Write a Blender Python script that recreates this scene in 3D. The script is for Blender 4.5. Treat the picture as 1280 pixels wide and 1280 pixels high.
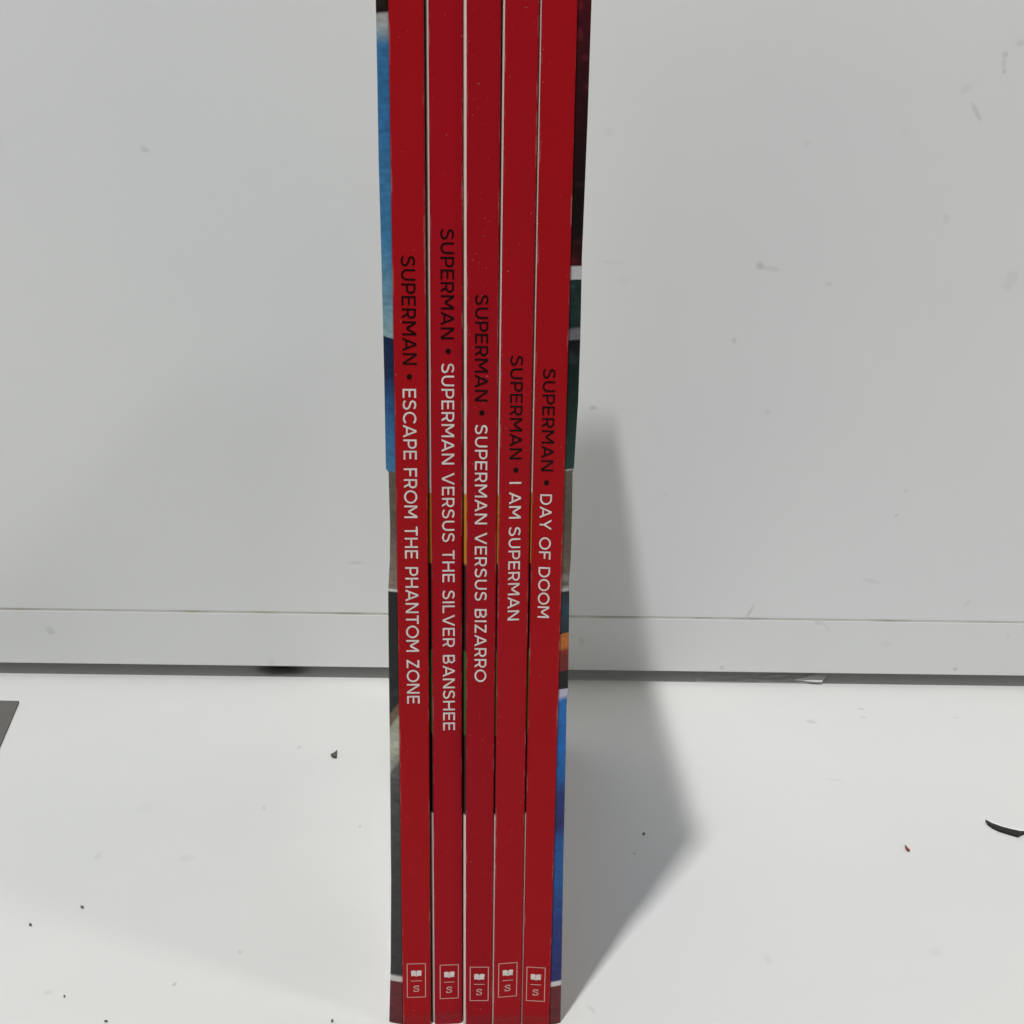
import bpy, bmesh, math, random
from mathutils import Vector, Matrix, noise

random.seed(7)
for o in list(bpy.data.objects):
    bpy.data.objects.remove(o)
S = bpy.context.scene
C = S.collection

# ------------------------------------------------------------------ camera
HC = 0.16                                   # camera height above the table, metres
PITCH = math.atan(1280 / 5428)
ROLL = math.radians(0.89)
FPX = 1280.0
F = Vector((0, math.cos(PITCH), -math.sin(PITCH)))
R0 = Vector((1, 0, 0)); U0 = Vector((0, math.sin(PITCH), math.cos(PITCH)))
RV = R0 * math.cos(ROLL) + U0 * math.sin(ROLL)
UV = U0 * math.cos(ROLL) - R0 * math.sin(ROLL)
cd = bpy.data.cameras.new('camera'); cam = bpy.data.objects.new('camera', cd); C.objects.link(cam)
cd.sensor_width = 36; cd.lens = 36; cd.clip_start = 0.01; cd.clip_end = 50
cam.matrix_world = Matrix(((RV.x, UV.x, -F.x, 0), (RV.y, UV.y, -F.y, 0), (RV.z, UV.z, -F.z, HC), (0, 0, 0, 1)))
S.camera = cam
cd.dof.use_dof = False

# ------------------------------------------------------------------ world + lamps (indoor, ceiling light)
w = bpy.data.worlds.new("World"); S.world = w; w.use_nodes = True
bg = w.node_tree.nodes['Background']
bg.inputs[0].default_value = (1.0, 0.985, 0.945, 1); bg.inputs[1].default_value = 0.130

def lamp(name, direction, dist, sx, sy, watts, col, target):
    ld = bpy.data.lights.new(name, 'AREA'); ld.shape = 'RECTANGLE'; ld.size = sx; ld.size_y = sy
    ld.energy = watts; ld.color = col
    lo = bpy.data.objects.new(name, ld); C.objects.link(lo)
    d = Vector(direction).normalized()
    lo.location = Vector(target) + d * dist
    lo.rotation_euler = d.to_track_quat('Z', 'Y').to_euler()
    return lo
LK = Vector((-0.246, -0.49, 1.43))
lamp('ceiling_lamp', LK, 1.9, 0.065, 0.10, 23.6, (0.995, 1.0, 0.99), (0.0, 0.25, 0.1))
lamp('side_ceiling_lamp', (0.62, -0.28, 0.76), 2.0, 0.18, 0.18, 5.0, (1.0, 0.985, 0.95), (0.0, 0.25, 0.1))

S.view_settings.view_transform = 'Standard'; S.view_settings.look = 'None'
S.view_settings.gamma = 1; S.view_settings.exposure = 0.0
S.cycles.blur_glossy = 0.0; S.cycles.caustics_reflective = True; S.cycles.sample_clamp_indirect = 40
S.render.resolution_x = 1024; S.render.resolution_y = 1024

# ------------------------------------------------------------------ survey helpers: where a sight line meets a plane
O = Vector((0, 0, HC))
def ray(px, py):
    return F + RV * ((px - 640) / FPX) - UV * ((py - 640) / FPX)
def on_y(px, py, Y):
    d = ray(px, py); return O + d * (Y / d.y)
def on_ground(px, py, z=0.0):
    d = ray(px, py); return O + d * ((z - HC) / d.z)

# ------------------------------------------------------------------ material helpers
def mat(name, base=(.8, .8, .8), rough=.5, spec=.5, coat=0.0):
    m = bpy.data.materials.new(name); m.use_nodes = True
    b = m.node_tree.nodes['Principled BSDF']
    b.inputs['Base Color'].default_value = (*base, 1)
    b.inputs['Roughness'].default_value = rough
    b.inputs['Specular IOR Level'].default_value = spec
    b.inputs['Coat Weight'].default_value = coat
    return m
class N:
    """tiny node writer"""
    def __init__(s, m):
        s.m = m; s.t = m.node_tree; s.b = s.t.nodes['Principled BSDF']
        s.tc = s.t.nodes.new('ShaderNodeTexCoord')
    def link(s, a, b): s.t.links.new(a, b)
    def noise(s, scale, detail=3, rough=.5, vec=None, stretch=None):
        n = s.t.nodes.new('ShaderNodeTexNoise'); n.inputs['Scale'].default_value = scale
        n.inputs['Detail'].default_value = detail; n.inputs['Roughness'].default_value = rough
        v = vec or s.tc.outputs['Object']
        if stretch:
            mp = s.t.nodes.new('ShaderNodeMapping'); mp.inputs['Scale'].default_value = stretch
            s.link(v, mp.inputs['Vector']); v = mp.outputs['Vector']
        s.link(v, n.inputs['Vector']); return n.outputs['Fac']
    def math(s, op, a, b=None, c=None, clamp=False):
        n = s.t.nodes.new('ShaderNodeMath'); n.operation = op; n.use_clamp = clamp
        for i, x in enumerate((a, b, c)):
            if x is None: continue
            if isinstance(x, (int, float)): n.inputs[i].default_value = x
            else: s.link(x, n.inputs[i])
        return n.outputs[0]
    def ramp(s, v, lo, hi, a=0.0, b=1.0):
        n = s.t.nodes.new('ShaderNodeMapRange'); s.link(v, n.inputs[0])
        n.inputs[1].default_value = lo; n.inputs[2].default_value = hi
        n.inputs[3].default_value = a; n.inputs[4].default_value = b
        n.interpolation_type = 'SMOOTHSTEP'; return n.outputs[0]
    def mix(s, fac, a, b):
        n = s.t.nodes.new('ShaderNodeMix'); n.data_type = 'RGBA'
        for sock, x in ((n.inputs[0], fac), (n.inputs[6], a), (n.inputs[7], b)):
            if isinstance(x, (int, float)): sock.default_value = x
            elif isinstance(x, tuple): sock.default_value = (*x, 1)
            else: s.link(x, sock)
        return n.outputs[2]
    def bump(s, h, strength, dist):
        n = s.t.nodes.new('ShaderNodeBump'); n.inputs['Strength'].default_value = strength
        n.inputs['Distance'].default_value = dist; s.link(h, n.inputs['Height'])
        s.link(n.outputs[0], s.b.inputs['Normal'])

def stain(n, axes, cx, cy, rx, ry, ang, wob):
    """soft irregular dirt mark: a mask 1 inside an ellipse, edges broken up by noise; axes = object axes used"""
    sep = n.t.nodes.new('ShaderNodeSeparateXYZ'); n.link(n.tc.outputs['Object'], sep.inputs[0])
    a = n.math('SUBTRACT', sep.outputs[axes[0]], cx); b = n.math('SUBTRACT', sep.outputs[axes[1]], cy)
    ca, sa = math.cos(ang), math.sin(ang)
    u = n.math('ADD', n.math('MULTIPLY', a, ca), n.math('MULTIPLY', b, sa))
    v = n.math('SUBTRACT', n.math('MULTIPLY', b, ca), n.math('MULTIPLY', a, sa))
    d = n.math('ADD', n.math('POWER', n.math('ABSOLUTE', n.math('DIVIDE', u, rx)), 2.0),
               n.math('POWER', n.math('ABSOLUTE', n.math('DIVIDE', v, ry)), 2.0))
    d = n.math('ADD', d, n.math('MULTIPLY', n.math('SUBTRACT', wob, .5), 2.4))
    return n.ramp(d, 1.5, 0.0)

# ------------------------------------------------------------------ object helpers
def link_mesh(name, me, m, parent=None):
    o = bpy.data.objects.new(name, me); C.objects.link(o)
    if m: me.materials.append(m)
    if parent: o.parent = parent
    return o
def pydata(name, vs, fs, m, parent=None, smooth=False):
    me = bpy.data.meshes.new(name); me.from_pydata([tuple(v) for v in vs], [], fs); me.update()
    if smooth:
        for p in me.polygons: p.use_smooth = True
    return link_mesh(name, me, m, parent)
def tag(o, label=None, cat=None, group=None, kind=None):
    for k, v in (('label', label), ('category', cat), ('group', group), ('kind', kind)):
        if v: o[k] = v
    return o
def box(name, x0, x1, y0, y1, z0, z1, m, parent=None, bevel=0.0, seg=2):
    bm = bmesh.new()
    bmesh.ops.create_cube(bm, size=1)
    for v in bm.verts:
        v.co = Vector(((x0 + x1) / 2 + v.co.x * (x1 - x0), (y0 + y1) / 2 + v.co.y * (y1 - y0), (z0 + z1) / 2 + v.co.z * (z1 - z0)))
    if bevel:
        bmesh.ops.bevel(bm, geom=bm.edges[:], offset=bevel, segments=seg, profile=.5, affect='EDGES')
    me = bpy.data.meshes.new(name); bm.to_mesh(me); bm.free()
    return link_mesh(name, me, m, parent)

# ------------------------------------------------------------------ setting: table and white board behind
LY = 0.49 / 1.43                                   # how far the key light runs back per metre of drop
dB = on_ground(640, 850).y
DW = dB; GAP = 0.006
for _ in range(20):
    DW = dB - LY * GAP
    GAP = on_y(640, 836.5, DW).z
ZS = on_y(640, 769.5, DW).z                         # seam height
YAW = math.radians(0.40)

mt = mat('table_laminate', (.78, .775, .745), .42, .35)
n = N(mt)
base = n.mix(n.ramp(n.noise(9, 4), .35, .7), (.79, .792, .772), (.755, .76, .745))
wob = n.noise(420, 3)
for px, py, rx, ry, a, amt in ((1014, 902, 2.2, 1.0, -.8, .35), (1030, 715, 2, 1, .3, .2), (793, 1067, .6, .5, 0, .4),
                              (1076, 886, 1.2, .7, 0, .35), (1079, 897, 1.2, .6, 0, .3), (1194, 897, 1.8, .7, 0, .2), (1043, 975, 3, .5, -.4, .15),
                              (740, 1262, 1.6, .4, -1.0, .25), (374, 934, .7, .7, 0, .35), (330, 1010, .9, 1.2, 0, .2), (450, 1033, .5, .5, 0, .4),
                              (123, 1070, 1.0, 1.4, 0, .18), (232, 1073, 2.2, 1.4, 0, .10), (1170, 1190, 2, 1, .5, .1), (960, 1200, 1, 1, 0, .15),
                              (180, 1010, 3, 2, .4, .06), (60, 1240, 1, .6, .4, .2), (300, 1190, .7, .5, 0, .25), (218, 1230, .5, .5, 0, .4)):
    g = on_ground(px, py)
    k = n.math('MULTIPLY', stain(n, (0, 1), g.x, g.y, rx * .001, ry * .0016, a, wob), amt * .7)
    base = n.mix(k, base, (.22, .22, .21))
n.link(base, n.b.inputs['Base Color'])
n.link(n.ramp(n.noise(14, 5), .3, .75, .34, .55), n.b.inputs['Roughness'])
n.bump(n.noise(900, 2), .12, .0002)
table = box('tabletop', -1.3, 1.3, -0.55, 0.95, -0.025, 0.0, mt, bevel=.002)
tag(table, kind='structure')

mw = mat('white_board', (.80, .80, .79), .45, .35)
n = N(mw)
base = n.mix(n.ramp(n.noise(6, 4), .35, .7), (.835, .845, .845), (.81, .82, .828))
wob = n.noise(420, 3)
for px, py, rx, ry, a, amt, col in ((950, 332, 1.3, 1.3, 0, .5, (.42, .42, .33)), (963, 336, 3.4, .9, -.12, .33, (.45, .45, .38)),
                              (918, 425, .9, 1.1, .4, .45, (.4, .4, .4)), (1037, 355, 1.2, .8, 0, .25, (.4, .4, .36)),
                              (1222, 139, 3.0, .8, -.95, .42, (.4, .38, .37)), (1259, 68, 1.0, 1.1, 0, .45, (.38, .36, .36)), (1257, 79, .7, 1.6, 0, .28, (.4, .4, .4)), (1257, 89, .8, .8, 0, .5, (.38, .36, .36)),
                              (1278, 53, 1.4, 1.0, 0, .35, (.4, .4, .4)), (1210, 110, 2.0, 1.2, .5, .15, (.4, .4, .4)), (741, 510, 1.2, .7, -.1, .5, (.35, .35, .35)),
                              (960, 516, .9, .7, 0, .3, (.4, .4, .4)), (1184, 274, 1.0, 1.6, 0, .2, (.4, .4, .4)), (1265, 350, 2.0, 3.5, -.5, .16, (.4, .4, .4)),
                              (765, 328, 3.5, .7, -.1, .18, (.45, .45, .4)), (1134, 615, .9, .7, 0, .3, (.4, .4, .4)), (1122, 645, .7, .6, 0, .35, (.4, .4, .4)),
                              (1090, 727, 3.6, .7, -.2, .22, (.4, .4, .4)), (938, 765, 2.6, .5, 1.1, .5, (.35, .35, .33)), (182, 187, 1.4, .9, -.4, .4, (.4, .4, .4)),
                              (444, 703, 3.0, .6, 0, .3, (.4, .4, .37)), (760, 165, 1.8, 1.4, 0, .12, (.4, .4, .4)),
                              (780, 350, 2.4, 1.6, .8, .08, (.4, .4, .4)), (1135, 165, 1.4, 1.6, .8, .08, (.4, .4, .4)), (1010, 180, 1.4, 1.0, .8, .1, (.4, .4, .4)),
                              (1210, 756, 1.8, .7, .9, .15, (.4, .4, .4)), (830, 620, 1, 1, 0, .1, (.4, .4, .4))):
    g = on_y(px, py, DW)
    k = n.math('MULTIPLY', stain(n, (0, 2), g.x, g.z, rx * .0012, ry * .0012, a, wob), amt * .7)
    base = n.mix(k, base, col)
n.link(base, n.b.inputs['Base Color'])
n.link(n.ramp(n.noise(10, 5), .3, .75, .36, .55), n.b.inputs['Roughness'])
n.bump(n.noise(700, 2), .10, .0002)

me_ = mat('white_edge_strip', (.80, .80, .785), .42, .35)
n = N(me_)
base = n.mix(n.ramp(n.noise(7, 4), .35, .7), (.835, .845, .84), (.81, .82, .82))
wob = n.noise(420, 3)
for px, py, rx, ry, a, amt in ((64, 786, 1.6, 1.4, -.6, .35), (1022, 778, 2.4, .8, -.5, .3), (1033, 784, 2.2, .5, -.9, .2), (726, 802, 1.2, 1.6, 0, .25), (715, 795, 1, 1, 0, .15),
                               (1110, 806, 2.0, 1.0, 0, .1), (1195, 838, .9, .8, 0, .55), (903, 835, .9, .7, 0, .4), (1262, 797, 1, 1, 0, .12), (340, 825, 1.8, 1.4, .7, .15)):
    g = on_y(px, py, DW)
    k = n.math('MULTIPLY', stain(n, (0, 2), g.x, g.z, rx * .0012, ry * .0012, a, wob), amt * .7)
    base = n.mix(k, base, (.36, .35, .32))
n.link(base, n.b.inputs['Base Color'])
n.bump(n.noise(700, 2), .10, .0002)

mseam = mat('seam_dirt', (.5, .49, .44), .8, .2)
n = N(mseam)
n.link(n.mix(n.ramp(n.noise(38, 4, stretch=(1, 1, .02)), .42, .66), (.66, .65, .61), (.46, .45, .40)), n.b.inputs['Base Color'])
mdark = mat('recess_grey', (.42, .42, .37), .7, .2)
mback = mat('backing_board_paint', (.55, .55, .5), .7, .2)

wall = box('wall', -1.25, 1.25, 0, .018, ZS + .0004, .62, mw, bevel=.0001, seg=1)
wall.location = (0, DW, 0); wall.rotation_euler = (0, 0, YAW); tag(wall, kind='structure')
strip = box('edge_strip', -1.25, 1.25, -.0001, .018, GAP, ZS - .00045, me_, parent=wall, bevel=.0003, seg=2)
joint = box('joint', -1.2499, 1.2499, .00006, .0176, ZS - .0005, ZS + .0006, mseam, parent=wall)
for o in (wall, strip): pass
# shift material coordinates are object space: the wall's origin lies at (0, DW, 0), x and z equal the world's

# ------------------------------------------------------------------ paperback books
D0 = on_ground(600, 1285).y            # depth of the spines
BH = 0.2286; BD = 0.141                # 6 x 9 inch paperbacks
T = 0.00032

# left and right spine edges in the survey: (left at y=0, right at y=0, left at 1240, right at 1240), back shift, skew of the right edge
BOOKS = [
    dict(e=(484.7, 529.0, 503.2, 538.2), dy=0.0000, sk=.0004, bow=.00009),
    dict(e=(535.2, 579.0, 543.0, 577.6), dy=0.0009, sk=.0005, bow=-.00005),
    dict(e=(583.0, 626.6, 581.9, 615.0), dy=0.0001, sk=.00014, bow=.00006),
    dict(e=(631.4, 674.6, 616.8, 652.0), dy=0.0000, sk=.0009, bow=-.00007),
    dict(e=(677.2, 722.2, 653.2, 687.6), dy=0.0008, sk=-.0003, bow=.00004),
]
for b in BOOKS:
    Y = D0 + b['dy']; b['Y'] = Y
    l0 = on_y(b['e'][0], 0, Y); l1 = on_y(b['e'][2], 1240, Y)
    r0 = on_y(b['e'][1], 0, Y + b['sk']); r1 = on_y(b['e'][3], 1240, Y + b['sk'])
    def lin(p, q):
        s = (p.x - q.x) / (p.z - q.z); return lambda z, s=s, q=q: q.x + s * (z - q.z)
    bw = b['bow']
    def bowed(f, bw=bw): return lambda z: f(z) + bw * (math.sin(math.pi * z / BH) + .35 * math.sin(3.1 * math.pi * z / BH + bw * 4e4))
    b['xl'] = bowed(lin(l0, l1)); b['xr'] = bowed(lin(r0, r1))

# print helpers -------------------------------------------------------
def srgb(r, g, b):
    f = lambda c: (c / 255 / 12.92) if c / 255 <= .04045 else ((c / 255 + .055) / 1.055) ** 2.4
    return (f(r), f(g), f(b))
def lerp(a, b, t): return tuple(x + (y - x) * t for x, y in zip(a, b))

def bands(stops, y):
    """stops: (y, colour) ; linear between, doubled stops make hard steps"""
    if y <= stops[0][0]: return stops[0][1]
    for (ya, ca), (yb, cb) in zip(stops, stops[1:]):
        if ya <= y <= yb:
            return lerp(ca, cb, 0 if yb == ya else (y - ya) / (yb - ya))
    return stops[-1][1]

BK = (.006, .006, .008)
LEFT_ART = [(-400, (.012, .008, .006)), (16, (.012, .008, .006)), (19, (.42, .43, .42)), (30, (.40, .43, .44)), (45, (.24, .34, .42)), (58, (.045, .19, .40)),
    (150, (.04, .18, .40)), (300, (.06, .22, .42)), (360, (.14, .32, .45)), (415, (.28, .44, .50)), (426, (.30, .45, .50)), (427, (.010, .022, .07)), (470, (.012, .03, .09)),
    (500, (.02, .09, .24)), (560, (.04, .18, .38)), (588, (.05, .20, .40)), (589, (.13, .10, .075)), (660, (.12, .09, .07)), (725, (.26, .19, .15)), (734, (.28, .22, .18)),
    (735, (.75, .73, .70)), (737, (.75, .73, .70)), (738, (.008, .009, .010)), (800, (.010, .014, .016)), (856, (.012, .014, .014)), (858, (.16, .11, .07)), (872, (.20, .14, .09)),
    (874, (.42, .44, .34)), (905, (.50, .52, .42)), (925, (.34, .36, .30)), (934, (.09, .09, .09)), (936, (.12, .12, .13)), (952, (.11, .11, .12)), (954, BK), (962, BK), (964, (.09, .09, .10)),
    (1000, (.07, .07, .075)), (1100, (.045, .045, .05)), (1214, (.035, .035, .038)), (1217, (.7, .68, .66)), (1222, (.7, .68, .66)), (1223, (.14, .012, .018)), (1300, (.13, .012, .018))]
RIGHT_ART = [(-400, (.06, .004, .008)), (0, (.07, .005, .010)), (90, (.04, .005, .008)), (180, (.020, .004, .006)), (250, (.008, .004, .004)), (300, (.012, .004, .004)), (332, (.05, .005, .006)),
    (333, (.55, .55, .58)), (353, (.58, .58, .60)), (354, (.012, .030, .030)), (400, (.016, .040, .036)), (412, (.012, .02, .02)), (415, (.16, .16, .18)), (427, (.18, .18, .20)), (429, BK), (448, (.010, .014, .014)), (460, (.005, .018, .016)),
    (540, (.005, .026, .020)), (585, (.010, .05, .038)), (587, (.5, .5, .45)), (588, (.13, .11, .085)), (650, (.10, .08, .06)), (715, (.15, .11, .085)), (722, (.25, .22, .2)),
    (730, (.10, .08, .06)), (737, (.6, .58, .55)), (739, (.012, .016, .022)), (758, (.02, .05, .08)), (785, (.012, .03, .05)), (795, BK), (796, (.52, .16, .02)), (815, (.50, .14, .03)), (817, (.24, .02, .012)),
    (842, (.16, .015, .012)), (843, BK), (868, (.008, .008, .009)), (871, (.52, .50, .62)), (880, (.55, .55, .70)), (886, (.012, .16, .50)), (930, (.003, .14, .50)), (965, (.003, .13, .44)), (990, (.012, .04, .20)),
    (1030, (.014, .022, .14)), (1055, (.01, .10, .36)), (1100, (.008, .10, .34)), (1150, (.012, .04, .22)), (1224, (.014, .022, .15)), (1225, (.7, .68, .7)), (1230, (.7, .68, .7)), (1231, (.15, .014, .02)), (1300, (.13, .012, .018))]
CREAM = (.86, .79, .70)
BACK_ART = [(-400, CREAM), (615, CREAM), (616, (.62, .30, .02)), (703, (.58, .27, .02)), (704, (.03, .005, .006)), (811, (.02, .004, .005)), (812, (.03, .12, .02)),
    (915, (.03, .10, .02)), (916, (.008, .005, .006)), (1014, (.008, .005, .006)), (1015, (.85, .75, .70)), (1300, (.85, .75, .70))]
NAVY_ART = [(-400, (.006, .006, .012)), (200, (.006, .007, .015)), (600, (.006, .006, .012)), (1000, (.010, .006, .010)), (1280, (.012, .006, .008))]

def print_mat(name, rough=.16):
    m = mat(name, (.5, .5, .5), rough, .05, .55)
    m.node_tree.nodes['Principled BSDF'].inputs['Coat Roughness'].default_value = .20
    n = N(m)
    at = n.t.nodes.new('ShaderNodeVertexColor'); at.layer_name = 'print'
    sp = n.ramp(n.noise(2600, 1), .80, .86)
    n.link(n.mix(n.math('MULTIPLY', sp, .35), at.outputs['Color'], (.6, .6, .6)), n.b.inputs['Base Color'])
    n.bump(n.noise(18, 1), .03, .0010)
    return m
M_art = print_mat('printed_cover')
M_page = mat('page_paper', (.70, .66, .56), .9, .1)
n = N(M_page)
n.link(n.mix(n.noise(60, 3, stretch=(60, 1, 1)), (.74, .70, .60), (.58, .54, .45)), n.b.inputs['Base Color'])

def red_mat(name, col, seed):
    m = mat(name, col, .28, .07)
    n = N(m)
    big = n.ramp(n.noise(18 + seed, 3, stretch=(1, 1, .35)), .3, .7)
    c = n.mix(big, col, tuple(x * 1.10 for x in col))
    dust = n.ramp(n.noise(2900, 0), .85, .88)
    c = n.mix(n.math('MULTIPLY', dust, .4), c, (.62, .35, .33))
    fib = n.ramp(n.noise(260, 4, .6, stretch=(1, 1, .25)), .71, .80)
    c = n.mix(n.math('MULTIPLY', fib, .10), c, (.5, .2, .2))
    at = n.t.nodes.new('ShaderNodeVertexColor'); at.layer_name = 'rim'
    sepc = n.t.nodes.new('ShaderNodeSeparateColor'); n.link(at.outputs['Color'], sepc.inputs[0])
    worn = n.math('MULTIPLY', sepc.outputs[0], n.ramp(n.noise(220 + seed * 9, 5, .7, stretch=(1, 1, .45)), .50, .68))
    c = n.mix(n.math('MULTIPLY', worn, .38), c, (.62, .42, .40))
    n.link(c, n.b.inputs['Base Color'])
    n.link(n.ramp(n.noise(70 + seed * 3, 4), .3, .75, .24, .40), n.b.inputs['Roughness'])
    n.bump(n.noise(240, 4, .6, stretch=(1, 1, .5)), .16, .00025)
    return m
M_red = [red_mat('red_spine_gloss_%s' % s, c, i * 2) for i, (s, c) in enumerate((
    ('scarlet', (.40, .0080, .0125)), ('crimson', (.375, .0070, .0155)), ('ruby', (.362, .0070, .0150)), ('cherry', (.385, .0085, .0145)), ('carmine', (.388, .0080, .0125))))]
M_ink = mat('black_ink', (.012, .002, .003), .32, .14)
M_white = mat('white_ink', (.74, .66, .64), .34, .4)
n = N(M_white)
n.link(n.mix(n.ramp(n.noise(900, 3), .35, .7), (.86, .80, .78), (.74, .64, .62)), n.b.inputs['Base Color'])
M_rose = mat('pale_line_ink', (.72, .42, .37), .34, .4)
M_edge = mat('worn_paper_edge', (.72, .70, .67), .8, .2)

ROWS = 420
def cover(name, parent, path, art, depth_skew=0.0, m=None, yref=None, px_ref=600):
    """path(z) -> list of (x, y) outer points from the spine edge to the fore edge; given T of thickness"""
    outer = art is LEFT_ART or art is RIGHT_ART
    ROWS = 1500 if outer else 600
    zs = [BH * i / ROWS for i in range(ROWS + 1)]
    vs, fs, cols = [], [], []
    k = None
    for z in zs:
        pts = path(z); k = len(pts)
        row = [Vector((x, y, z)) for x, y in pts]
        vs += row
    for i in range(ROWS):
        for j in range(k - 1):
            a = i * k + j
            fs.append((a, a + 1, a + k + 1, a + k))
    me = bpy.data.meshes.new(name); me.from_pydata([tuple(v) for v in vs], [], fs); me.update()
    ca = me.color_attributes.new('print', 'FLOAT_COLOR', 'POINT')
    for i, v in enumerate(vs):
        # which survey row this height belongs to, taken at the hinge depth
        dd = Vector((v.x, D0 + .002, v.z)) - O
        yy = 640 - FPX * dd.dot(UV) / dd.dot(F)
        wv = (noise.noise(Vector((v.y * 300, v.z * 160, 0))) * 2.0)
        c = bands(art, yy + depth_skew(yy) * min(1.0, (v.y - D0) / HB) + wv * .5)
        if outer and max(c) < .58:
            g1 = noise.noise(Vector((v.y * 900, v.z * 420, 3))); g2 = noise.noise(Vector((v.y * 2600, v.z * 1500, 9)))
            k_ = 1 + .22 * g1 + .30 * g2
            if sum(c) < .09 and g1 > .34: k_ += .9
            c = tuple(x * max(.2, k_) for x in c)
        ca.data[i].color = (*c, 1)
    for p in me.polygons: p.use_smooth = True
    o = link_mesh(name, me, m or M_art, parent)
    return o

def solidify(o, t, outward):
    """real thickness, applied straight to the mesh"""
    me = o.data; bm = bmesh.new(); bm.from_mesh(me)
    for f in bm.faces:
        f.normal_update()
    if outward and sum(f.normal.y * f.calc_area() for f in bm.faces) > 0:
        for f in bm.faces: f.normal_flip()
    bmesh.ops.solidify(bm, geom=bm.faces[:], thickness=t)
    bm.to_mesh(me); bm.free()

# outer silhouettes in the survey: x of the bulging hinge at each y, both sides
SIL_L = [(-200, 466.8), (0, 469.6), (100, 471.6), (200, 473.2), (320, 476.6), (420, 479.0), (470, 480.2), (586, 482.3), (590, 485.6), (620, 486.4), (660, 487.6), (700, 487.2), (728, 485.8), (740, 485.2), (800, 485.6), (880, 486.6), (960, 487.6), (1100, 488.8), (1200, 488.4), (1280, 486.4), (1300, 486)]
SIL_R = [(-200, 745), (0, 739.4), (150, 734.4), (320, 727.4), (420, 725.4), (500, 722.8), (586, 717.2), (590, 715.6), (640, 715.0), (700, 713.4), (728, 711.0), (745, 711.6), (800, 710.9), (860, 710.0), (880, 708.2), (960, 706.8), (1080, 704.0), (1200, 702.2), (1280, 700.4), (1300, 700)]
def sil(tab, y):
    if y <= tab[0][0]: return tab[0][1]
    for (a, xa), (b, xb) in zip(tab, tab[1:]):
        if a <= y <= b: return xa + (xb - xa) * (y - a) / (b - a)
    return tab[-1][1]
def sil_x(tab, z, Y, x_guess):
    yy = 640.0
    for _ in range(3):
        dd = Vector((x_guess, Y, z)) - O
        yy = 640 - FPX * dd.dot(UV) / dd.dot(F)
        p = on_y(sil(tab, yy), yy, Y); x_guess = p.x
    return x_guess

HB = .0015     # hinge depth of the outer covers
def zero(y): return 0.0
def skew_left(y):
    if 405 < y < 440: return 8 - 0
    if 845 < y < 970: return -38
    return 0.0
def skew_right(y):
    if 860 < y < 895: return 12
    if 345 < y < 470: return 4
    if 790 < y < 845: return 5
    return 0.0

# ---------------------------------------------------------------- stroke lettering (geometric capitals)
TS = .140
def ribbon(pts, t, closed=False):
    n_ = len(pts); L, Rr = [], []
    for i, p in enumerate(pts):
        a = pts[i - 1] if (i > 0 or closed) else None
        b = pts[(i + 1) % n_] if (i < n_ - 1 or closed) else None
        d1 = (Vector(p) - Vector(a)).normalized() if a else None
        d2 = (Vector(b) - Vector(p)).normalized() if b else None
        if d1 is None: d1 = d2
        if d2 is None: d2 = d1
        n1 = Vector((-d1.y, d1.x)); n2 = Vector((-d2.y, d2.x))
        m_ = (n1 + n2).normalized(); s = 1 / max(.4, m_.dot(n1))
        L.append(Vector(p) + m_ * t / 2 * s); Rr.append(Vector(p) - m_ * t / 2 * s)
    vs = L + Rr; fs = []
    for i in range(n_ if closed else n_ - 1):
        j = (i + 1) % n_
        fs.append((i, n_ + i, n_ + j, j))
    return vs, fs
def arc(cx, cy, rx, ry, a0, a1, n_=14):
    return [(cx + rx * math.cos(math.radians(a0 + (a1 - a0) * i / n_)), cy + ry * math.sin(math.radians(a0 + (a1 - a0) * i / n_))) for i in range(n_ + 1)]
def rect(x0, y0, x1, y1): return [Vector((x0, y0)), Vector((x1, y0)), Vector((x1, y1)), Vector((x0, y1))], [(0, 1, 2, 3)]
def diag(xa, ya, xb, yb, t):
    dx, dy = xb - xa, yb - ya; hw = t * math.hypot(dx, dy) / abs(dy) / 2
    return [Vector((xa - hw, ya)), Vector((xa + hw, ya)), Vector((xb + hw, yb)), Vector((xb - hw, yb))], [(0, 1, 2, 3)]
def smooth(P, k=5):
    out = []
    for i in range(len(P) - 1):
        p0 = P[max(i - 1, 0)]; p1 = P[i]; p2 = P[i + 1]; p3 = P[min(i + 2, len(P) - 1)]
        for j in range(k):
            t = j / k
            out.append(tuple(.5 * (2 * b + (c - a) * t + (2 * a - 5 * b + 4 * c - d) * t * t + (3 * b - a - 3 * c + d) * t ** 3) for a, b, c, d in zip(p0, p1, p2, p3)))
    out.append(P[-1]); return out
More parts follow.
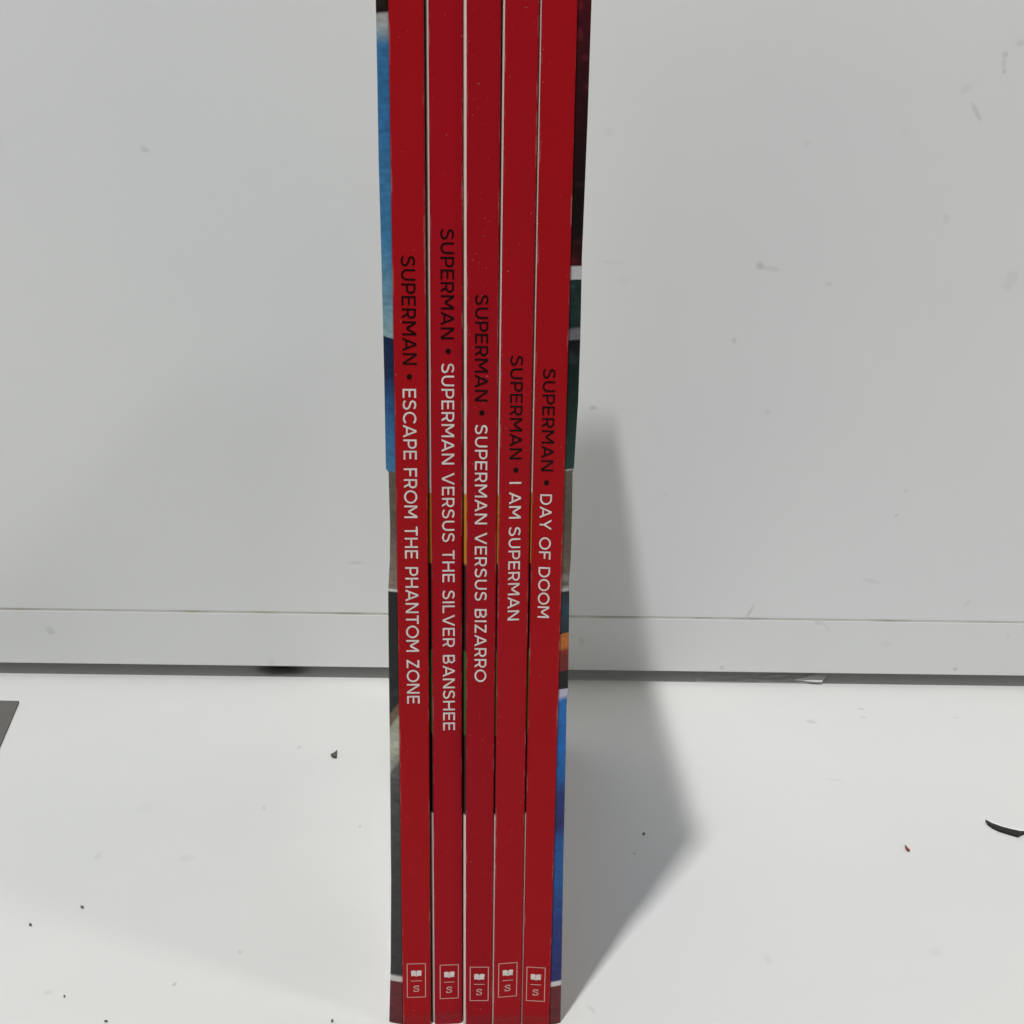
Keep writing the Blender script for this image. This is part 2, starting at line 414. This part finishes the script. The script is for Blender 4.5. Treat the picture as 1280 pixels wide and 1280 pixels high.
def glyph(ch, t=TS):
    h = t / 2
    def V(x): return rect(x - h, 0, x + h, 1)
    def Hb(x0, x1, y): return rect(x0, y - h, x1, y + h)
    if ch == 'S':
        P = smooth([(.66, .83), (.53, .905), (.37, .935), (.19, .895), (.10, .755), (.15, .62), (.33, .545), (.50, .49), (.63, .39), (.665, .25), (.58, .12), (.39, .065), (.21, .09), (.05, .19)])
        return .76, [ribbon(P, t)]
    if ch == 'U':
        r = .36; return .86 + .0, [ribbon([(.10, 1)] + [(.10, .42)] + arc(.43, .40, .33, .335, 180, 360) + [(.76, .42), (.76, 1)], t)]
    if ch in 'PR':
        yb = .40 if ch == 'P' else .42; cy = (1 - h + yb) / 2; ry = (1 - h - yb) / 2
        g = [V(.10), ribbon([(.12, 1 - h), (.42, 1 - h)] + arc(.44, cy, .245, ry, 90, -90) + [(.42, yb), (.12, yb)], t)]
        if ch == 'R':
            g.append(diag(.65, 0, .42, yb, t)); return .78, g
        return .74, g
    if ch == 'E': return .74, [V(.10), Hb(.10, .71, 1 - h), Hb(.10, .66, .51), Hb(.10, .71, h)]
    if ch == 'F': return .71, [V(.10), Hb(.10, .70, 1 - h), Hb(.10, .64, .49)]
    if ch == 'M': return 1.06, [V(.10), V(.96), diag(.12, 1, .53, .30, t), diag(.94, 1, .53, .30, t)]
    if ch == 'A':
        return .94, [diag(.06, 0, .47, 1, t), diag(.88, 0, .47, 1, t), Hb(.19, .75, .28)]
    if ch == 'N': return .90, [V(.10), V(.80), diag(.12, 1, .78, 0, t)]
    if ch == 'C': return .88, [ribbon(arc(.52, .5, .45, .435, 42, 318, 26), t)]
    if ch == 'O': return 1.04, [ribbon(arc(.52, .5, .46, .435, 0, 360, 36)[:-1], t, True)]
    if ch == 'D':
        return .92, [V(.10), ribbon([(.12, 1 - h), (.42, 1 - h)] + arc(.43, .5, .41, .5 - h, 90, -90, 18) + [(.42, h), (.12, h)], t)]
    if ch == 'B':
        return .80, [V(.10), ribbon([(.12, 1 - h), (.46, 1 - h)] + arc(.46, .735, .20, .265 - h, 90, -90) + [(.40, .535 - h), (.12, .535 - h)], t),
                     ribbon([(.12, .53 - h), (.46, .53 - h)] + arc(.49, (.53) / 2, .21, .265 - h, 90, -90) + [(.46, h), (.12, h)], t)]
    if ch == 'T': return .76, [rect(.38 - h, 0, .38 + h, 1), Hb(.02, .74, 1 - h)]
    if ch == 'H': return .88, [V(.10), V(.78), Hb(.10, .78, .5)]
    if ch == 'I': return .20, [V(.10)]
    if ch == 'L': return .68, [V(.10), Hb(.10, .66, h)]
    if ch == 'V': return .92, [diag(.06, 1, .46, 0, t), diag(.86, 1, .46, 0, t)]
    if ch == 'Y': return .88, [rect(.44 - h, 0, .44 + h, .42), diag(.08, 1, .44, .38, t), diag(.80, 1, .44, .38, t)]
    if ch == 'Z': return .76, [Hb(.05, .71, 1 - h), Hb(.03, .73, h), diag(.13, t * .8, .63, 1 - t * .8, t)]
    return .36, []
def layout(text, track=.135):
    x = 0; out = []
    for ch in text:
        w_, g = glyph(ch); out.append((x, g)); x += w_ + track
    return out, x - track

def crown(s):
    return .00011 * max(0.0, 1 - (2 * s - 1) ** 2)
def spine_point(b, s, z, lift):
    """s is the position across the spine (0 left, 1 right)"""
    x = b['xl'](z) + s * (b['xr'](z) - b['xl'](z))
    return Vector((x, b['Y'] + b['sk'] * s - crown(s) - lift, z))
LIFT = .00006
def lettering(b, name, text, y0, y1, xa, xb, caph, m, parent):
    """text runs down the spine from survey row y0 to y1; xa, xb: baseline at start and end; caph in metres"""
    lay, W = layout(text)
    A0 = on_y(xa, y0, b['Y']); A1 = on_y(xb, y1, b['Y'])
    vs, fs = [], []
    for x, strokes in lay:
        for k, (sv, sf) in enumerate(strokes):
            o_ = len(vs)
            for v in sv:
                a = (x + v.x) / W
                z = A0.z + (A1.z - A0.z) * a
                X = A0.x + (A1.x - A0.x) * a + v.y * caph
                s = (X - b['xl'](z)) / (b['xr'](z) - b['xl'](z))
                vs.append(spine_point(b, s, z, LIFT + .000004 * k))
            fs += [tuple(o_ + i for i in f) for f in sf]
    me = bpy.data.meshes.new(name); me.from_pydata([tuple(v) for v in vs], [], fs); me.update()
    bm = bmesh.new(); bm.from_mesh(me)
    for f in bm.faces:
        f.normal_update()
        if f.normal.y > 0: f.normal_flip()
    bm.to_mesh(me); bm.free()
    return link_mesh(name, me, m, parent)
def flat(b, name, polys, m, parent, cx, zc, lift=LIFT):
    """polys: list of point lists in millimetres (right, up) about a centre on the spine"""
    vs, fs = [], []
    for k, P in enumerate(polys):
        o_ = len(vs)
        for (u, v) in P:
            z = zc + v * .001; X = cx + u * .001
            s = (X - b['xl'](z)) / (b['xr'](z) - b['xl'](z))
            vs.append(spine_point(b, s, z, lift + .000004 * (k % 3)))
        fs.append(tuple(range(o_, len(vs))))
    o = pydata(name, vs, fs, m, parent)
    return o

TEXT = [
    dict(a=('SUPERMAN', 319.5, 456.5, 500.8, 503.6), dot=(511.6, 471), t=('ESCAPE FROM THE PHANTOM ZONE', 485.5, 880, 503.2, 509.0), ch=.00286),
    dict(a=('SUPERMAN', 285.8, 424.5, 550.4, 551.0), dot=(560.2, 439), t=('SUPERMAN VERSUS THE SILVER BANSHEE', 454, 913.5, 551.6, 554.0), ch=.00272),
    dict(a=('SUPERMAN', 368, 502, 594.0, 593.6), dot=(602.4, 516), t=('SUPERMAN VERSUS BIZARRO', 530.5, 852, 593.8, 593.2), ch=.00268),
    dict(a=('SUPERMAN', 444.5, 575, 638.2, 636.9), dot=(644.8, 588), t=('I AM SUPERMAN', 602.4, 776.5, 636.8, 634.3), ch=.00260),
    dict(a=('SUPERMAN', 460.5, 589, 678.8, 676.2), dot=(683.2, 603), t=('DAY OF DOOM', 617, 772, 675.3, 671.8), ch=.00258),
]
EMB = [(520.4, 1226), (561.5, 1227.7), (599.0, 1229.8), (634.6, 1226.2), (669.6, 1229.4)]
LABELS = [
    'leftmost thin red paperback, white title beginning ESCAPE, pale blue cover showing on its left',
    'second red paperback from the left, its lettering starting highest and ending lowest on the spine',
    'middle of the five upright red paperbacks, two red spines on either side of it',
    'fourth red paperback from the left, white title beginning with I AM',
    'rightmost red paperback, white title beginning DAY OF, deep blue cover at its lower right',
]

for i, b in enumerate(BOOKS):
    Y = b['Y']
    xl, xr = b['xl'], b['xr']
    root = bpy.data.objects.new('paperback_book', None); C.objects.link(root)
    root.empty_display_size = .02
    bx0 = (xl(0) + xr(0)) / 2; root.location = (bx0, Y, 0)
    tag(root, LABELS[i], 'book', 'red paperbacks standing upright in a row')
    parts = []
    # --- spine: a curved card with folded edges
    RB = .00035
    nz = 60; prof = []
    K = 12
    rng = random.Random(i)
    vs, fs = [], []
    for j in range(nz + 1):
        z = BH * j / nz
        L_, R_ = xl(z), xr(z)
        row = [(L_, RB * 2.2)]
        for a in (35, 60, 90):
            row.append((L_ + RB * (1 - math.sin(math.radians(a))) * 1.0, RB * (1 - math.cos(math.radians(90 - a)) ) ))
        row = [(L_, .0009), (L_ + .00001, .00035), (L_ + .00010, .00010), (L_ + .00035, 0.0)]
        row += [(L_ + (R_ - L_) * s, 0.0) for s in (.12, .2, .3, .4, .5, .6, .7, .8, .88)]
        row += [(R_ - .00035, 0.0), (R_ - .00010, .00010), (R_ - .00001, .00035), (R_, .0009)]
        for (x, y) in row:
            s = (x - L_) / (R_ - L_)
            vs.append(Vector((x, Y + y + b['sk'] * s - crown(s), z)))
    K = len(row)
    for j in range(nz):
        for k in range(K - 1):
            a = j * K + k; fs.append((a, a + 1, a + K + 1, a + K))
    sp = pydata('spine', vs, fs, M_red[i], None, True)
    rim = sp.data.color_attributes.new('rim', 'FLOAT_COLOR', 'POINT')
    for q_ in range(len(vs)):
        kk = min(q_ % K, K - 1 - q_ % K); f_ = (.6, 1, 1, .0, 0, 0)[min(kk, 5)]
        rim.data[q_].color = (f_, f_, f_, 1)
    solidify(sp, .00025, 1)
    parts.append(sp)
    # --- left (back) cover
    if i == 0:
        def pathL(z):
            xs = sil_x(SIL_L, z, Y + HB, xl(z) - .003)
            x0 = xl(z) + .00002
            out = []
            for q in range(9):
                f = q / 8; e = f ** .9
                out.append((x0 + (xs - x0) * (math.sin(f * math.pi / 2) ** 1.0 * .55 + f * .45), Y + .0007 + (HB - .0007) * f))
            out += [(xs + .0001, Y + .012), (xs + .0, Y + .08), (xs - .001, Y + BD)]
            return out
        cl = cover('back_cover', None, pathL, LEFT_ART, skew_left)
    else:
        bul = (.0, .00060, .00056, .00042, .00036)[i]
        def pathL(z):
            x0 = xl(z) + .00002
            return [(x0, Y + .0005), (x0 - bul * .7, Y + .00085), (x0 - bul, Y + .0012), (x0 - bul, Y + .01), (x0 - bul, Y + .05), (x0 - bul, Y + BD)]
        cl = cover('back_cover', None, pathL, BACK_ART, zero)
    parts.append(cl)
    # --- right (front) cover
    if i == 4:
        def pathR(z):
            xs = sil_x(SIL_R, z, Y + HB, xr(z) + .003)
            x0 = xr(z) - .00002; out = []
            for q in range(9):
                f = q / 8
                out.append((x0 + (xs - x0) * (math.sin(f * math.pi / 2) * .55 + f * .45), Y + b['sk'] + .0007 + (HB - .0007) * f))
            out += [(xs - .0002, Y + .012), (xs + .0012, Y + .08), (xs + .0022, Y + BD)]
            return out
        cr = cover('front_cover', None, pathR, RIGHT_ART, skew_right)
    else:
        def pathR(z):
            x0 = xr(z) - .00002; q = Y + b['sk']
            return [(x0, q + .0007), (x0 + .00006, q + .0011), (x0 + .00006, q + .0019), (x0 + .00003, Y + .01), (x0 + .00003, Y + .05), (x0 + .00003, Y + BD)]
        cr = cover('front_cover', None, pathR, NAVY_ART, zero)
    parts.append(cr)
    for c_ in (cl, cr):
        # thickness turned inwards
        me = c_.data; bm = bmesh.new(); bm.from_mesh(me)
        side = -1 if c_ is cl else 1
        for f in bm.faces:
            f.normal_update()
            if f.normal.x * side < 0: f.normal_flip()
        bmesh.ops.solidify(bm, geom=bm.faces[:], thickness=.00022)
        bm.to_mesh(me); bm.free()
    # --- pages
    PL, PR = pathL, pathR
    vs, fs = [], []
    for z in (.0006, BH - .0006):
        sm = [BH * q / 40 for q in range(41)]
        tl = z / BH
        lean = (xl(BH) - xl(0)) if i else 0.0
        def rows(P, pick):
            A = [P(q) for q in sm]
            out = []
            for k in range(len(A[0])):
                off = pick(A[q][k][0] - (xl(sm[q]) + xr(sm[q])) / 2 for q in range(41))
                out.append(((xl(z) + xr(z)) / 2 + off, A[0][k][1]))
            return out
        a, c_ = rows(PL, max), rows(PR, min)
        l_in = [(p[0] + .0004, p[1]) for p in a if p[1] > Y + .0025]; r_in = [(p[0] - .0004, p[1]) for p in c_ if p[1] > Y + .0025]
        l_in[-1] = (l_in[-1][0], Y + BD - .0012); r_in[-1] = (r_in[-1][0], Y + BD - .0012)
        loop = l_in + r_in[::-1]
        vs += [Vector((x, y, z)) for x, y in loop]; nl = len(loop)
    fs = [tuple(range(nl)), tuple(range(nl, 2 * nl))[::-1]] + [(k, (k + 1) % nl, nl + (k + 1) % nl, nl + k) for k in range(nl)]
    pg = pydata('page_block', vs, fs, M_page); parts.append(pg)
    for p in parts:
        p.parent = root; p.matrix_parent_inverse = Matrix.Translation(-root.location)
    # --- print on the spine
    t = TEXT[i]
    subs = []
    subs.append(lettering(b, 'series_lettering', *t['a'], t['ch'] * .90, M_ink, sp))
    subs.append(lettering(b, 'title_lettering', *t['t'], t['ch'] * .87, M_white, sp))
    d = on_y(*t['dot'], Y)
    subs.append(flat(b, 'bullet_dot', [[(.50 * math.cos(k * math.tau / 20), .50 * math.sin(k * math.tau / 20)) for k in range(20)]], M_ink, sp, d.x, d.z))
    e = on_y(*EMB[i], Y)
    hw, hh, lw = 2.03, 3.72, .17
    hh = (on_y(EMB[i][0], EMB[i][1] - 21.3, Y).z - on_y(EMB[i][0], EMB[i][1] + 21.3, Y).z) * 500
    subs.append(flat(b, 'emblem_frame', [[(-hw, hh - lw), (hw, hh - lw), (hw, hh), (-hw, hh)], [(-hw, -hh), (hw, -hh), (hw, -hh + lw), (-hw, -hh + lw)],
        [(-hw, -hh + lw), (-hw + lw, -hh + lw), (-hw + lw, hh - lw), (-hw, hh - lw)], [(hw - lw, -hh + lw), (hw, -hh + lw), (hw, hh - lw), (hw - lw, hh - lw)],
        [(-1.15, -.15), (1.15, -.15), (1.15, .02), (-1.15, .02)]], M_rose, sp, e.x, e.z))
    q = hh / 3.72
    lp = [(-.035, .86), (-.30, 1.02), (-.62, 1.06), (-1.04, .98), (-1.13, 2.12), (-.80, 2.22), (-.50, 2.24), (-.22, 2.17), (-.035, 2.04)]
    lp = [(u, v * q) for u, v in lp]
    rp = [(-u, v) for u, v in lp][::-1]
    subs.append(flat(b, 'emblem_open_book', [lp, rp], M_white, sp, e.x, e.z))
    # serifed letter S
    P = smooth([(.60, .78), (.50, .90), (.36, .93), (.20, .885), (.12, .75), (.17, .63), (.34, .55), (.50, .49), (.62, .39), (.64, .25), (.56, .12), (.38, .07), (.20, .10), (.10, .24)])
    sv, sf = ribbon(P, .15)
    polys = [[((sv[a].x - .375) * 1.85 , (sv[a].y * 1.38 * q - 2.42 * q)) for a in f] for f in sf]
    for (x0, y0, x1, y1) in ((.575, .66, .675, 1.0), (.045, 0.0, .145, .34)):
        polys.append([((u - .375) * 1.85, v * 1.38 * q - 2.42 * q) for u, v in ((x0, y0), (x1, y0), (x1, y1), (x0, y1))])
    subs.append(flat(b, 'emblem_letter', polys, M_rose, sp, e.x, e.z))
    for s_ in subs:
        s_.parent = sp; s_.matrix_parent_inverse = Matrix.Translation(-root.location) @ Matrix.Identity(4)
        s_.matrix_parent_inverse = Matrix.Identity(4)
        for p in s_.data.polygons: pass

# ------------------------------------------------------------------ small things lying about
def chip(name, label, cat, outline, thick, m, z=0.0001, group=None, curl=0.0, kind=None):
    """a flat irregular flake from survey outline points, its origin at its middle on the table"""
    P = [on_ground(x, y) for x, y in outline]
    c = sum(P, Vector()) / len(P)
    bm = bmesh.new()
    top = [bm.verts.new((p.x - c.x, p.y - c.y, thick + curl * random.uniform(0, 1))) for p in P]
    bot = [bm.verts.new((p.x - c.x, p.y - c.y, 0)) for p in P]
    bm.faces.new(top); bm.faces.new(bot[::-1])
    for k in range(len(P)):
        j = (k + 1) % len(P); bm.faces.new((bot[k], bot[j], top[j], top[k]))
    bmesh.ops.recalc_face_normals(bm, faces=bm.faces[:])
    me = bpy.data.meshes.new(name); bm.to_mesh(me); bm.free()
    o = link_mesh(name, me, m); o.location = (c.x, c.y, z)
    tag(o, label, cat, group, kind); return o

M_greychip = mat('dark_grey_crumb', (.10, .10, .095), .7, .3)
M_dust = mat('grey_crumb', (.17, .165, .155), .8, .2)
M_blk = mat('black_plastic', (.008, .008, .008), .45, .3)
M_redc = mat('dull_red_crumb', (.28, .07, .07), .8, .2)
M_greyshape = mat('grey_flat_shape', (.155, .15, .14), .75, .2)
n = N(M_greyshape); n.link(n.mix(n.noise(120, 4), (.165, .16, .15), (.135, .13, .122)), n.b.inputs['Base Color'])

chip('grey_flat_shape', 'dark grey flat shape whose pointed corner enters at the left edge of the picture', 'card',
     [(-160, 874), (24, 878.6), (0, 935), (-34, 1012), (-160, 1010)], .0007, M_greyshape)  # flat dark grey shape covering the triangle at the left edge
chip('paint_flake', 'small dark grey triangular flake on the table left of the books', 'flake',
     [(413.5, 945.5), (419, 942), (421.5, 940), (421, 948.5), (416.5, 948)], .0006, M_greychip, curl=.0005)
chip('plastic_sliver', 'long curved black sliver lying on the table at the far right', 'plastic sliver',
     [(1231.5, 1026.8), (1240, 1031), (1252, 1035.5), (1264, 1038.8), (1275, 1041), (1284, 1041.2), (1284, 1043), (1279, 1044), (1272.5, 1047.2), (1262, 1044.2), (1250, 1040.5), (1240, 1036), (1234, 1031.5)], .0005, M_blk, curl=.0001)
M_rim = mat('bright_white', (.86, .86, .85), .7, .2)  # white for the sliver's painted highlight and the film's bright end
chip('sliver_highlight', 'thin painted white highlight along the upper edge of the long black sliver', 'painted highlight',
     [(1231.5, 1025.2), (1241, 1028.6), (1252, 1033), (1264, 1036.4), (1284, 1039.4), (1284, 1041), (1275, 1040.8), (1264, 1038.6), (1252, 1035.3), (1240, 1030.8)], .0004, M_rim)  # highlight on the black sliver, painted as a thin white strip
chip('red_crumb', 'tiny dull red crumb on the table near the black sliver', 'crumb',
     [(1131, 1057.5), (1133, 1059.5), (1137.5, 1064.5), (1134.5, 1065), (1132, 1062)], .0004, M_redc, curl=.0003)
CR = [((103, 1135), 2.6, 1.2, 'dark crumb with a faint curl, upper of the two crumbs at the far lower left'),
      ((38, 1157), 2.2, 1.4, 'grey crumb on the table, nearest to the left edge of the picture'),
      ((80.5, 1246.5), 1.2, 1.0, 'tiny black speck near the bottom left corner of the table'),
      ((415.5, 1277.5), 2.0, 1.3, 'dark speck at the bottom edge, just left of the standing books'),
      ((133, 1277.6), 2.6, .8, 'thin grey crumb at the bottom edge, below the leftmost specks'),
      ((805, 1043), 1.8, .9, 'grey speck inside the shadow right of the books')]
for (px, py), rx, ry, lab in CR:
    pts = []
    for k in range(7):
        a = k * math.tau / 7; r = random.uniform(.6, 1.1)
        pts.append((px + rx * r * math.cos(a), py + ry * r * math.sin(a)))
    chip('dust_crumb', lab, 'crumb', pts, .0003, M_dust, curl=.0002, group='crumbs scattered on the table')

# scrap of clear film in the gap under the board
M_film = mat('clear_film', (.80, .80, .80), .18, .6)
fb = M_film.node_tree.nodes['Principled BSDF']; fb.inputs['Alpha'].default_value = .38
nf = N(M_film)
nf.link(nf.ramp(nf.noise(70, 4, stretch=(1, 5, 5)), .35, .7, .38, .92), fb.inputs['Alpha'])
NX, NY = 40, 6
vs, fs = [], []
for a in range(NX + 1):
    for c in range(NY + 1):
        f = a / NX; g = c / NY
        px = 868 + 166 * f - (1 - g) * 12 * f * f
        p = on_ground(px, 853.2 + .0125 * (px - 930) - g * 9 * (0.35 + .65 * min(1, f * 1.6)))
        z = .0004 + .0009 * abs(math.sin(f * 9 + g * 2)) * g + (.0018 * max(0, (f - .8) / .2) * g)
        vs.append(Vector((p.x, p.y - .0005, z)))
for a in range(NX):
    for c in range(NY):
        k = a * (NY + 1) + c; fs.append((k, k + NY + 1, k + NY + 2, k + 1))
c0 = sum(vs, Vector()) / len(vs); c0.z = 0
film = pydata('plastic_film_scrap', [v - c0 for v in vs], fs, M_film, None, True); film.location = c0
solidify(film, .00006, 1)
tag(film, 'crumpled scrap of clear film caught in the gap under the white board', 'plastic scrap')
tipo = [(994, 853.8), (1014, 850.6), (1026, 848.2), (1034, 842.5), (1032, 850), (1027, 856.5), (1016, 856)]
tp = chip('film_tip', 'small bright white tip at the right end of the clear film', 'painted highlight', tipo, .0003, M_rim, z=.0012, curl=.0008)  # bright end of the clear film, added as a separate white piece

# black lump under the board, fading out towards its ends and bottom
M_lump = mat('soft_black', (.012, .012, .011), .95, .1)
nl_ = N(M_lump)
sx_ = nl_.t.nodes.new('ShaderNodeSeparateXYZ'); nl_.link(nl_.tc.outputs['Object'], sx_.inputs[0])
ax = nl_.math('DIVIDE', nl_.math('ABSOLUTE', sx_.outputs[0]), .014)
lowz = nl_.ramp(sx_.outputs[2], .0002, .0036, .1, 1.0)
nl_.link(nl_.math('MULTIPLY', lowz, nl_.ramp(nl_.math('ADD', ax, nl_.math('MULTIPLY', nl_.noise(400, 3), .3)), .3, 1.1, .95, 0.0)), nl_.b.inputs['Alpha'])
g = on_ground(352, 840); bm = bmesh.new(); bmesh.ops.create_icosphere(bm, subdivisions=4, radius=1)
for v in bm.verts:
    k = 1 + .25 * noise.noise(v.co * 2.3)
    v.co = Vector((v.co.x * .0140 * k, v.co.y * .0050 * k, max(0, v.co.z) * .0054 * k))
me = bpy.data.meshes.new('black_lump'); bm.to_mesh(me); bm.free()
for p in me.polygons: p.use_smooth = True
lump = link_mesh('black_lump', me, M_lump); lump.location = (g.x, DW + .0085, .0002)
tag(lump, 'soft-edged black lump in the gap under the white board, left of the books', 'wad')
